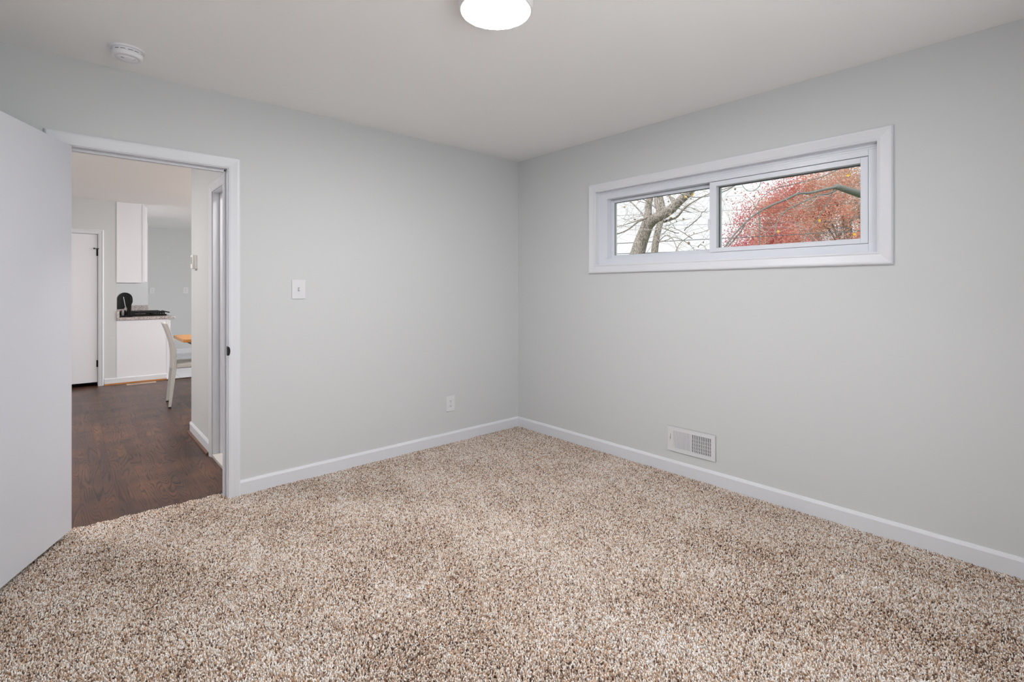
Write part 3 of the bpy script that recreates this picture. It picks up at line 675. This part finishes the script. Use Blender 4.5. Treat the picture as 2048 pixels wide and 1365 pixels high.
# outlets on the far wall
duplex('switch_plate', lambda u, v, d: (1.204+u, 11.70-d, 1.237+v), 0.074, 0.118, 'white outlet plate on far wall beside the cabinet', group=None)
duplex('wall_outlet', lambda u, v, d: (1.750+u, 11.70-d, 1.245+v), 0.088, 0.125, 'white outlet plate on far wall beside the thermostat')
for o in bpy.data.objects:
    if o.name == 'switch_plate': o.name = 'wall_outlet'

# dining table
t = empty('dining_table', (1.60, 6.66, WZ)); tag(t, 'honey oak dining table corner showing just right of the white chair', 'table')
c_ = 0.10
TX0, TX1, TY0, TY1 = 0.925, 2.30, 6.17, 7.05
top = [(TX0, 6.325), (TX0+0.02, 6.305), (TX1-0.02, 6.305), (TX1, 6.325), (TX1, 6.98), (TX1-0.02, 7.0), (TX0+0.02, 7.0), (TX0, 6.98)]
MB().prism(top, lambda u, v, z: (u, v, z), 0.688, 0.722).build('tabletop', M_tablewood, t, bevel=0.003)
MB().box(1.01, 2.20, 6.40, 6.90, 0.655, 0.689).build('apron', plain('dark_apron', rgb(58, 34, 26), 0.5), t)
ped = MB().lathe([(0.06, WZ+0.06), (0.085, 0.12), (0.05, 0.25), (0.07, 0.45), (0.05, 0.62), (0.09, 0.655)], (1.75, 6.61, 0), 24)
ped.build('pedestal', M_tablewood, t, smooth=True)
for a in (0, 90, 180, 270):
    a = math.radians(a+45); MB().tube([(1.75+0.04*math.cos(a), 6.61+0.04*math.sin(a), 0.16), (1.75+0.2*math.cos(a), 6.61+0.2*math.sin(a), 0.09), (1.75+0.32*math.cos(a), 6.61+0.32*math.sin(a), WZ+0.025)], [0.035, 0.03, 0.025]).build('foot', M_tablewood, t, smooth=True)

# dining chair (back toward the doorway side, seat under the table)
ch = empty('dining_chair', (0.95, 6.60, WZ)); tag(ch, 'white leather dining chair with curved back pulled up to the oak table', 'chair')
# side profile of the back: x, z, thickness
bp = [(0.835, 0.40, 0.034), (0.838, 0.50, 0.036), (0.836, 0.58, 0.038), (0.826, 0.66, 0.036), (0.806, 0.74, 0.034), (0.781, 0.82, 0.033), (0.757, 0.885, 0.034), (0.753, 0.895, 0.030)]
CY0, CY1 = 6.385, 6.815
v = []; f = []
ny = 9
for (x, z, th) in bp:
    for i in range(ny):
        yy = CY0+(CY1-CY0)*i/(ny-1); sag = -0.010*(1-((i/(ny-1))*2-1)**2)
        v.append((x-th/2+sag, yy, z)); v.append((x+th/2+sag, yy, z))
def vi(r, i, s): return (r*ny+i)*2+s
for r in range(len(bp)-1):
    for i in range(ny-1):
        f.append((vi(r,i,0), vi(r,i+1,0), vi(r+1,i+1,0), vi(r+1,i,0))); f.append((vi(r,i,1), vi(r+1,i,1), vi(r+1,i+1,1), vi(r,i+1,1)))
    f.append((vi(r,0,0), vi(r+1,0,0), vi(r+1,0,1), vi(r,0,1))); f.append((vi(r,ny-1,0), vi(r,ny-1,1), vi(r+1,ny-1,1), vi(r+1,ny-1,0)))
R_ = len(bp)-1
for i in range(ny-1):
    f.append((vi(R_,i,0), vi(R_,i+1,0), vi(R_,i+1,1), vi(R_,i,1))); f.append((vi(0,i,0), vi(0,i,1), vi(0,i+1,1), vi(0,i+1,0)))
mk('backrest', v, f, M_leather, ch, bevel=0.006, seg=3)
MB().box(0.852, 1.27, CY0+0.005, CY1-0.005, 0.405, 0.455).build('seat', M_leather, ch, bevel=0.012, seg=3)
def leg(xa, ya, xb, yb, zt):
    m = MB(); a = 0.019; b = 0.0125
    vs = []
    for (cx, cy, cz, r) in ((xb, yb, WZ+0.012, b), (xa, ya, zt, a)):
        vs += [(cx-r, cy-r, cz), (cx+r, cy-r, cz), (cx+r, cy+r, cz), (cx-r, cy+r, cz)]
    m.add(vs, [(0,1,2,3),(7,6,5,4),(0,4,5,1),(1,5,6,2),(2,6,7,3),(3,7,4,0)])
    o = m.build('leg', M_leather, ch, bevel=0.003)
    q = MB().box(xb-b, xb+b, yb-b, yb+b, WZ, WZ+0.012).build('foot_cap', M_dark, o); q.location = tuple(-c for c in ch.location)
for yy in (CY0+0.019, CY1-0.019):
    leg(0.838, yy, 0.795, yy, 0.42); leg(1.245, yy, 1.255, yy, 0.41)
MB().tube([(0.818, CY0+0.0, 0.40), (0.855, CY0-0.001, 0.60), (0.798, CY0-0.001, 0.82), (0.772, CY0-0.001, 0.893)], 0.003).build('piping', M_leather, ch)

ch.location.x += 0.034; ch.rotation_euler.z = math.radians(-4)
# unseen ceiling lamps: hall and bathroom added as fill, dining inferred from its glow
for nm, lx, ly, lab, pw in (('hall_fill_light', -0.75, 5.0, 'added fill lamp on the hall ceiling, behind the open door', 225.0), ('bathroom_fill_light', 1.55, 3.95, 'added fill lamp on the bathroom ceiling', 110.0), ('dining_ceiling_light', 1.75, 6.6, 'round flush ceiling light over the dining table', 110.0)):
    t = empty(nm, (lx, ly, H)); tag(t, lab, 'ceiling light')
    MB().lathe([(0.16, H), (0.155, H-0.05), (0.14, H-0.055)], (lx, ly, 0), 32).build('rim', M_trim, t)
    MB().lathe([(0.138, H-0.054), (0.10, H-0.075), (0.001, H-0.08)], (lx, ly, 0), 32).build('diffuser', emis('unseen_lamp', (1.0, 0.95, 0.93, 1), pw), t)

# ------------------------------------------------------------------ outdoors
GZ = -0.6
def at(px, py, d):
    k = (px-1024)/F; r = k*d
    return Vector((0.6662*d+0.7458*r, 0.7458*d-0.6662*r, CAMZ+(580-py)*d/F))
def bark():
    m, nt, p = new_mat('grey_bark')
    g = N(nt, 'ShaderNodeNewGeometry'); mp = N(nt, 'ShaderNodeMapping'); mp.inputs['Scale'].default_value = (30, 30, 7); nt.links.new(g.outputs['Position'], mp.inputs[0])
    n = N(nt, 'ShaderNodeTexNoise'); n.inputs['Scale'].default_value = 2.5; n.inputs['Detail'].default_value = 5; nt.links.new(mp.outputs[0], n.inputs['Vector'])
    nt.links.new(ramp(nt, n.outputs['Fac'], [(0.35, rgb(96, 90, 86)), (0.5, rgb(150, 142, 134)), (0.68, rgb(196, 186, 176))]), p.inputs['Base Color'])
    b = N(nt, 'ShaderNodeBump'); b.inputs['Strength'].default_value = 0.6; b.inputs['Distance'].default_value = 0.02; nt.links.new(n.outputs['Fac'], b.inputs['Height']); nt.links.new(b.outputs[0], p.inputs['Normal'])
    p.inputs['Roughness'].default_value = 0.9
    return m
M_bark = bark()
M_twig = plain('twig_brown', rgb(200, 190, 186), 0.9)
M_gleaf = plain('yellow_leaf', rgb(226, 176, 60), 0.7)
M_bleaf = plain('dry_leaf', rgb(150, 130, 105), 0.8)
struct(MB().box(3.6, 120, -60, 90, GZ-0.1, GZ).build('ground_lawn', plain('lawn', rgb(110, 125, 80), 0.95)))
rnd = random.Random(5)
def smooth_path(pts, n=5):
    out = []
    P = [Vector(p) for p in pts]
    for i in range(len(P)-1):
        a = P[max(i-1, 0)]; b = P[i]; c = P[i+1]; d = P[min(i+2, len(P)-1)]
        for k in range(n):
            t_ = k/n
            out.append(0.5*((2*b)+(c-a)*t_+(2*a-5*b+4*c-d)*t_*t_+(3*b-a-3*c+d)*t_**3))
    out.append(P[-1]); return out
BK = [M_bark]
def limb(par, pp, d0, d1, w0, w1, wob=0.0, n=5, sides=8):
    """a limb through rough pixel waypoints at real depths; widths in metres"""
    m = len(pp); pts = []
    for i, (px, py) in enumerate(pp):
        pts.append(at(px, py, d0+(d1-d0)*i/(m-1)))
    sp_ = smooth_path(pts, n)
    L = len(sp_)
    if wob: sp_ = [q+Vector((rnd.gauss(0, wob), rnd.gauss(0, wob), rnd.gauss(0, wob))) for q in sp_]
    MB().tube(sp_, [w0+(w1-w0)*i/(L-1) for i in range(L)], sides).build('branch', BK[0], par, smooth=True)
    return sp_
def twigs(mb, path, count, length, rad, leaves=None, droop=0.0, depth=2):
    for _ in range(count):
        p = path[rnd.randrange(len(path)//4, len(path))]
        d = Vector((rnd.gauss(0, 1), rnd.gauss(0, 1), rnd.gauss(0.15-droop, 0.7))).normalized()
        pts = [p]; q = p.copy()
        st_ = length*rnd.uniform(0.5, 1.2)/6
        for k in range(6):
            d = (d+Vector((rnd.gauss(0, .25), rnd.gauss(0, .25), rnd.gauss(0.02, .25)))).normalized(); q = q+d*st_; pts.append(q)
        mb.tube(pts, [rad*(1-0.75*i/6) for i in range(7)], 4)
        if leaves is not None and rnd.random() < 0.5: leaves.append(pts[-1])
        if depth > 1: twigs(mb, pts, 2, length*0.5, rad*0.55, leaves, droop, depth-1)
def leaf_mesh(pts, s, nm, mat, par):
    m = MB()
    for p in pts:
        e = Euler((rnd.uniform(0, 6), rnd.uniform(0, 6), rnd.uniform(0, 6))).to_matrix()
        q = [Vector(p)+e @ Vector(c) for c in ((0, 0, 0), (s*.45, s*.4, s*.12), (0, s, 0), (-s*.45, s*.4, s*.12))]
        m.add(q, [(0, 1, 2), (0, 2, 3)])
    o = m.build(nm, mat, par); tag(o, kind='stuff'); return o

# bare tree seen in the left pane
D = 10.0
base_pt = at(1268, 505, D); bt = empty('bare_tree', (base_pt.x, base_pt.y, GZ)); tag(bt, 'grey bare forked tree trunk outside the left window pane', 'tree')
mb = MB()
px2m = D/F
b0 = at(1262, 580, D)
tr = smooth_path([Vector((b0.x-0.2, b0.y-0.1, GZ-0.05)), at(1262, 560, D), at(1276, 505, D), at(1284, 478, D), at(1296, 448, D)], 5)
mb.tube(tr, [0.17-0.05*i/(len(tr)-1) for i in range(len(tr))], 14)
mb.build('trunk', M_bark, bt, smooth=True)
allp = []
allp.append(limb(bt, [(1292, 458), (1306, 440), (1325, 430), (1343, 418), (1362, 400), (1378, 386), (1398, 362), (1430, 330)], D, D-1.2, 0.110, 0.055, sides=12))
allp.append(limb(bt, [(1290, 452), (1296, 432), (1297, 410), (1302, 390), (1312, 350), (1318, 300)], D, D+0.6, 0.085, 0.045, sides=12))
allp.append(limb(bt, [(1320, 436), (1316, 415), (1312, 398), (1322, 360), (1335, 320)], D-0.15, D+0.5, 0.055, 0.03, sides=10))
allp.append(limb(bt, [(1349, 412), (1342, 398), (1336, 385), (1330, 360)], D-0.4, D+0.2, 0.03, 0.018, sides=10))
allp.append(limb(bt, [(1328, 444), (1340, 440), (1354, 434), (1368, 418), (1385, 405), (1418, 388), (1470, 372)], D-0.1, D-1.5, 0.026, 0.007))
allp.append(limb(bt, [(1296, 436), (1276, 444), (1255, 460), (1228, 470), (1180, 480)], D, D-1.0, 0.020, 0.008))
allp.append(limb(bt, [(1292, 440), (1282, 425), (1266, 408), (1250, 392), (1240, 370)], D, D+0.8, 0.018, 0.007))
allp.append(limb(bt, [(1285, 438), (1262, 446), (1240, 452), (1215, 455)], D, D+0.9, 0.012, 0.006))
for i in range(10):
    y_ = rnd.uniform(395, 500); x_ = rnd.uniform(1285, 1400)
    allp.append(limb(bt, [(x_, y_), (x_+rnd.uniform(-45, 45), y_-rnd.uniform(-8, 25)), (x_+rnd.uniform(-90, 90), y_-rnd.uniform(-40, 50))], D, D+rnd.uniform(-1.5, 1.5), 0.009, 0.004, 0.01))
tw = MB(); lv_ = []
for p_ in allp: twigs(tw, p_, 7, 1.2, 0.0042, lv_)
tw.build('twigs', M_twig, bt)['kind'] = 'stuff'
leaf_mesh(lv_[::3], 0.055, 'dry_leaf', M_bleaf, bt)
yl = []
for (a, b_, d) in ((1384, 391, D-1.3), (1386, 392, D-1.3), (1374, 391, D-1.2), (1383, 389, D-1.3)):
    yl.append(at(a, b_, d-0.2))
leaf_mesh(yl[:3], 0.055, 'yellow_leaf', M_gleaf, bt)

# second trunk behind it
b1 = at(1306, 560, D+3)
b2 = empty('slender_tree', (b1.x, b1.y, GZ)); tag(b2, 'slender bare tree stem just right of the thick forked trunk', 'tree')
mb = MB(); q = smooth_path([Vector((b1.x, b1.y, GZ-0.05)), b1, at(1309, 505, D+3), at(1314, 470, D+3), at(1322, 440, D+3), at(1326, 420, D+3), at(1320, 380, D+3), at(1322, 300, D+3.4)], 5)
mb.tube(q, [0.105-0.05*i/(len(q)-1) for i in range(len(q))], 12); mb.build('trunk', M_bark, b2, smooth=True)
pa = [limb(b2, [(1312, 490), (1330, 472), (1345, 478), (1356, 505), (1360, 530)], D+3, D+2, 0.014, 0.006),
     limb(b2, [(1314, 486), (1335, 480), (1350, 475), (1380, 490), (1400, 520)], D+3, D+3.5, 0.012, 0.006),
     limb(b2, [(1352, 502), (1362, 485), (1385, 470), (1412, 462), (1440, 445)], D+2, D+2.6, 0.013, 0.005)]
tw = MB(); lv_ = []
for p_ in pa+[q[20:]]: twigs(tw, p_, 5, 1.3, 0.005, lv_)
tw.build('twigs', M_twig, b2)['kind'] = 'stuff'; leaf_mesh(lv_[::2], 0.06, 'dry_leaf', M_bleaf, b2)

# bare branch crossing the right pane, from a tree standing to the right
c0 = at(1900, 560, 7.0)
b3 = empty('leaning_tree', (c0.x, c0.y, GZ)); tag(b3, 'bare tree whose dark arching branch crosses the right window pane', 'tree')
M_bark2 = plain('dark_branch_bark', rgb(128, 130, 126), 0.9, bump=0.5, bscale=40)
mb = MB(); q = smooth_path([Vector((c0.x, c0.y, GZ-0.05)), at(1895, 560, 7), at(1880, 480, 7), at(1850, 330, 7), at(1850, 200, 7)], 5)
mb.tube(q, [0.13-0.06*i/(len(q)-1) for i in range(len(q))], 12); mb.build('trunk', M_bark, b3, smooth=True)
BK[0] = M_bark2; pa = []
pa.append(limb(b3, [(1874, 450), (1800, 418), (1728, 391), (1700, 382), (1672, 373)], 7, 6.6, 0.065, 0.036, sides=10))
pa.append(limb(b3, [(1674, 374), (1650, 379), (1620, 386), (1596, 388), (1570, 400), (1543, 411), (1522, 422), (1500, 437), (1475, 462), (1445, 500), (1420, 530)], 6.6, 6.2, 0.020, 0.006))
pa.append(limb(b3, [(1672, 381), (1655, 388), (1636, 391), (1610, 403), (1580, 417), (1562, 432), (1553, 450), (1552, 470)], 6.6, 6.4, 0.012, 0.004))
pa.append(limb(b3, [(1490, 447), (1482, 463), (1468, 480), (1452, 500), (1448, 512)], 6.3, 6.3, 0.008, 0.005))
pa.append(limb(b3, [(1518, 425), (1519, 450), (1519, 475), (1518, 520)], 6.3, 6.3, 0.006, 0.005))
pa.append(limb(b3, [(1668, 378), (1658, 400), (1640, 432), (1615, 470), (1590, 520)], 6.6, 6.6, 0.007, 0.004))
pa.append(limb(b3, [(1488, 345), (1470, 370), (1440, 386), (1390, 395), (1340, 380)], 6.8, 6.6, 0.010, 0.004))
pa.append(limb(b3, [(1525, 350), (1519, 372), (1505, 382), (1492, 380), (1482, 366)], 6.8, 6.7, 0.006, 0.003))
pa.append(limb(b3, [(1720, 300), (1690, 330), (1640, 355), (1560, 375), (1530, 390), (1500, 430)], 6.9, 6.2, 0.008, 0.003))
tw = MB(); lv_ = []
for p_ in pa: twigs(tw, p_, 5, 0.8, 0.0032, lv_, depth=2)
tw.build('twigs', M_twig, b3)['kind'] = 'stuff'; leaf_mesh(lv_[::2], 0.03, 'dry_leaf', M_bleaf, b3)
leaf_mesh([at(1559, 461, 6.4), at(1560, 462, 6.4), at(1640, 438, 6.5), at(1700, 350, 6.6), at(1712, 471, 6.5), at(1702, 349, 6.6)], 0.045, 'yellow_leaf', M_gleaf, b3)

# red maple
DM = 30.0
def maple_mat():
    m, nt, p = new_mat('maple_leaf_red_orange_hazed')
    a = N(nt, 'ShaderNodeAttribute'); a.attribute_name = 'tint'
    nt.links.new(ramp(nt, a.outputs['Fac'], [(0.0, rgb(208, 122, 136)), (0.22, rgb(218, 138, 138)), (0.4, rgb(226, 170, 150)), (0.7, rgb(218, 186, 166)), (1.0, rgb(208, 188, 176))]), p.inputs['Base Color'])  # leaf colours paled to carry the haze and sky flare
    p.inputs['Roughness'].default_value = 0.8; p.inputs['Specular IOR Level'].default_value = 0.15
    p.inputs['Subsurface Weight'].default_value = 0.0
    tr_ = N(nt, 'ShaderNodeBsdfTranslucent'); 
    nt.links.new(p.inputs['Base Color'].links[0].from_socket, tr_.inputs[0])
    mx = N(nt, 'ShaderNodeMixShader'); mx.inputs[0].default_value = 0.45
    out = nt.nodes['Material Output']; nt.links.new(p.outputs[0], mx.inputs[1]); nt.links.new(tr_.outputs[0], mx.inputs[2]); nt.links.new(mx.outputs[0], out.inputs[0])
    return m
def leafcloud(name, cen, rad, n, size, mat, parent, seed, clumps=260, fill=0.30):
    r = np.random.default_rng(seed)
    u = r.normal(size=(clumps, 3)); u /= np.linalg.norm(u, axis=1)[:, None]
    rr = r.uniform(fill, 1.0, clumps)**0.55
    cc = u*rr[:, None]*np.array(rad)+np.array(cen)
    idx = r.integers(0, clumps, n)
    cs = r.uniform(0.25, 0.75, clumps)[idx]
    p = cc[idx]+r.normal(size=(n, 3))*cs[:, None]*0.75
    a = r.normal(size=(n, 3)); a /= np.linalg.norm(a, axis=1)[:, None]
    b = r.normal(size=(n, 3)); b -= a*(a*b).sum(1)[:, None]; b /= np.linalg.norm(b, axis=1)[:, None]
    s = r.uniform(0.6, 1.2, n)[:, None]*size
    V = np.stack([p-a*s, p+b*s*0.6, p+a*s, p-b*s*0.6], 1)-np.array(parent.location)
    me = bpy.data.meshes.new(name); me.vertices.add(n*4); me.vertices.foreach_set('co', V.astype(np.float32).reshape(-1))
    me.loops.add(n*4); me.loops.foreach_set('vertex_index', np.arange(n*4, dtype=np.int32))
    me.polygons.add(n); me.polygons.foreach_set('loop_start', np.arange(0, n*4, 4, dtype=np.int32)); me.update(calc_edges=True)
    side = ((p-np.array(cen)) @ np.array([0.7458, -0.6662, 0]))/rad[0]      # along the crown, crimson on one flank
    tint = np.clip(0.98+0.92*side+r.normal(0, 0.12, clumps)[idx]+r.normal(0, 0.08, n), 0, 1)
    at_ = me.attributes.new('tint', 'FLOAT', 'POINT'); at_.data.foreach_set('value', np.repeat(tint, 4).astype(np.float32))
    me.materials.append(mat); o = bpy.data.objects.new(name, me); C.objects.link(o); o.parent = parent; return o
mc = at(1700, 520, DM)
mp_ = empty('maple_tree', (mc.x, mc.y, GZ)); tag(mp_, 'large red and orange autumn maple outside the right window pane', 'tree')
leafcloud('foliage', tuple(mc), (6.7, 6.7, 6.1), 240000, 0.060, maple_mat(), mp_, 4, 520)
mb = MB(); base_ = Vector((mc.x, mc.y, GZ-0.05))
mb.tube(smooth_path([base_, Vector((mc.x, mc.y, 1.2)), Vector((mc.x+0.2, mc.y, 3.0)), Vector((mc.x, mc.y+0.2, 6.0))], 4), [0.42-0.25*i/12 for i in range(13)], 12)
mb.build('trunk', M_bark, mp_, smooth=True)
pa = []
for k in range(26):
    a = rnd.uniform(0, 6.28); e = rnd.uniform(0.15, 1.2); L_ = rnd.uniform(3.5, 6.0); z_ = rnd.uniform(1.0, 3.6)
    s_ = Vector((mc.x, mc.y, z_)); dv = Vector((math.cos(a)*math.cos(e), math.sin(a)*math.cos(e), math.sin(e)))
    pts = smooth_path([s_, s_+dv*L_*.35+Vector((0, 0, -.1)), s_+dv*L_*.7+Vector((rnd.gauss(0, .3), rnd.gauss(0, .3), .2)), s_+dv*L_+Vector((0, 0, .6))], 4)
    MB().tube(pts, [0.10-0.08*i/12 for i in range(13)], 6).build('branch', M_bark, mp_, smooth=True); pa.append(pts)
tw = MB()
for p_ in pa: twigs(tw, p_, 12, 2.4, 0.018, None)
tw.build('twigs', M_twig, mp_)['kind'] = 'stuff'

# small evergreen showing at the maple's left foot
ce = at(1475, 560, 46); ev = empty('evergreen_tree', (ce.x, ce.y, GZ)); tag(ev, 'small dark green evergreen tip left of the red maple', 'tree')
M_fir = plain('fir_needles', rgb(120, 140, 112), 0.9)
mb = MB().tube([(ce.x, ce.y, GZ-0.05), (ce.x, ce.y, 4.2)], [0.12, 0.02], 8); mb.build('trunk', M_bark, ev)
mb = MB()
for k in range(900):
    z_ = rnd.uniform(GZ+0.6, 5.2); R_ = (5.3-z_)/5.9*1.5; a = rnd.uniform(0, 6.28); r_ = R_*rnd.uniform(0.3, 1)
    c_ = Vector((ce.x+r_*math.cos(a), ce.y+r_*math.sin(a), z_-0.25*r_)); dv = Vector((math.cos(a), math.sin(a), -0.35)).normalized()
    sd = dv.cross(Vector((0, 0, 1))).normalized(); l_ = 0.28; wd = 0.035
    mb.add([c_-dv*l_, c_+sd*wd, c_+dv*l_, c_-sd*wd, c_+Vector((0, 0, 0.06))], [(0, 1, 4), (1, 2, 4), (2, 3, 4), (3, 0, 4), (0, 3, 2, 1)])
mb.build('foliage', M_fir, ev)

# overhead lines
wires = [((1200, 507), (1440, 497), (1560, 494), 15, 'lowest dark overhead line crossing both panes, near the sill'),
         ((1200, 487), (1440, 478), (1740, 459), 14, 'dark overhead line running through the red maple'),
         ((1200, 432), (1440, 420), (1740, 404), 17, 'upper thin overhead line crossing the window'),
         ((1200, 452), (1440, 449), (1740, 440), 18, 'middle thin overhead line crossing the window')]
for i, (a, b_, c_, d, lb) in enumerate(wires):
    p0 = at(*a, d); p1 = at(*c_, d); dv = (p1-p0).normalized(); p0 = p0-dv*10; p1 = p1+dv*10
    n_ = 24; L_ = (p1-p0).length; pts = []
    for k in range(n_+1):
        t_ = k/n_; pts.append(p0+(p1-p0)*t_+Vector((0, 0, 0.2*((2*t_-1)**2-0.2))))
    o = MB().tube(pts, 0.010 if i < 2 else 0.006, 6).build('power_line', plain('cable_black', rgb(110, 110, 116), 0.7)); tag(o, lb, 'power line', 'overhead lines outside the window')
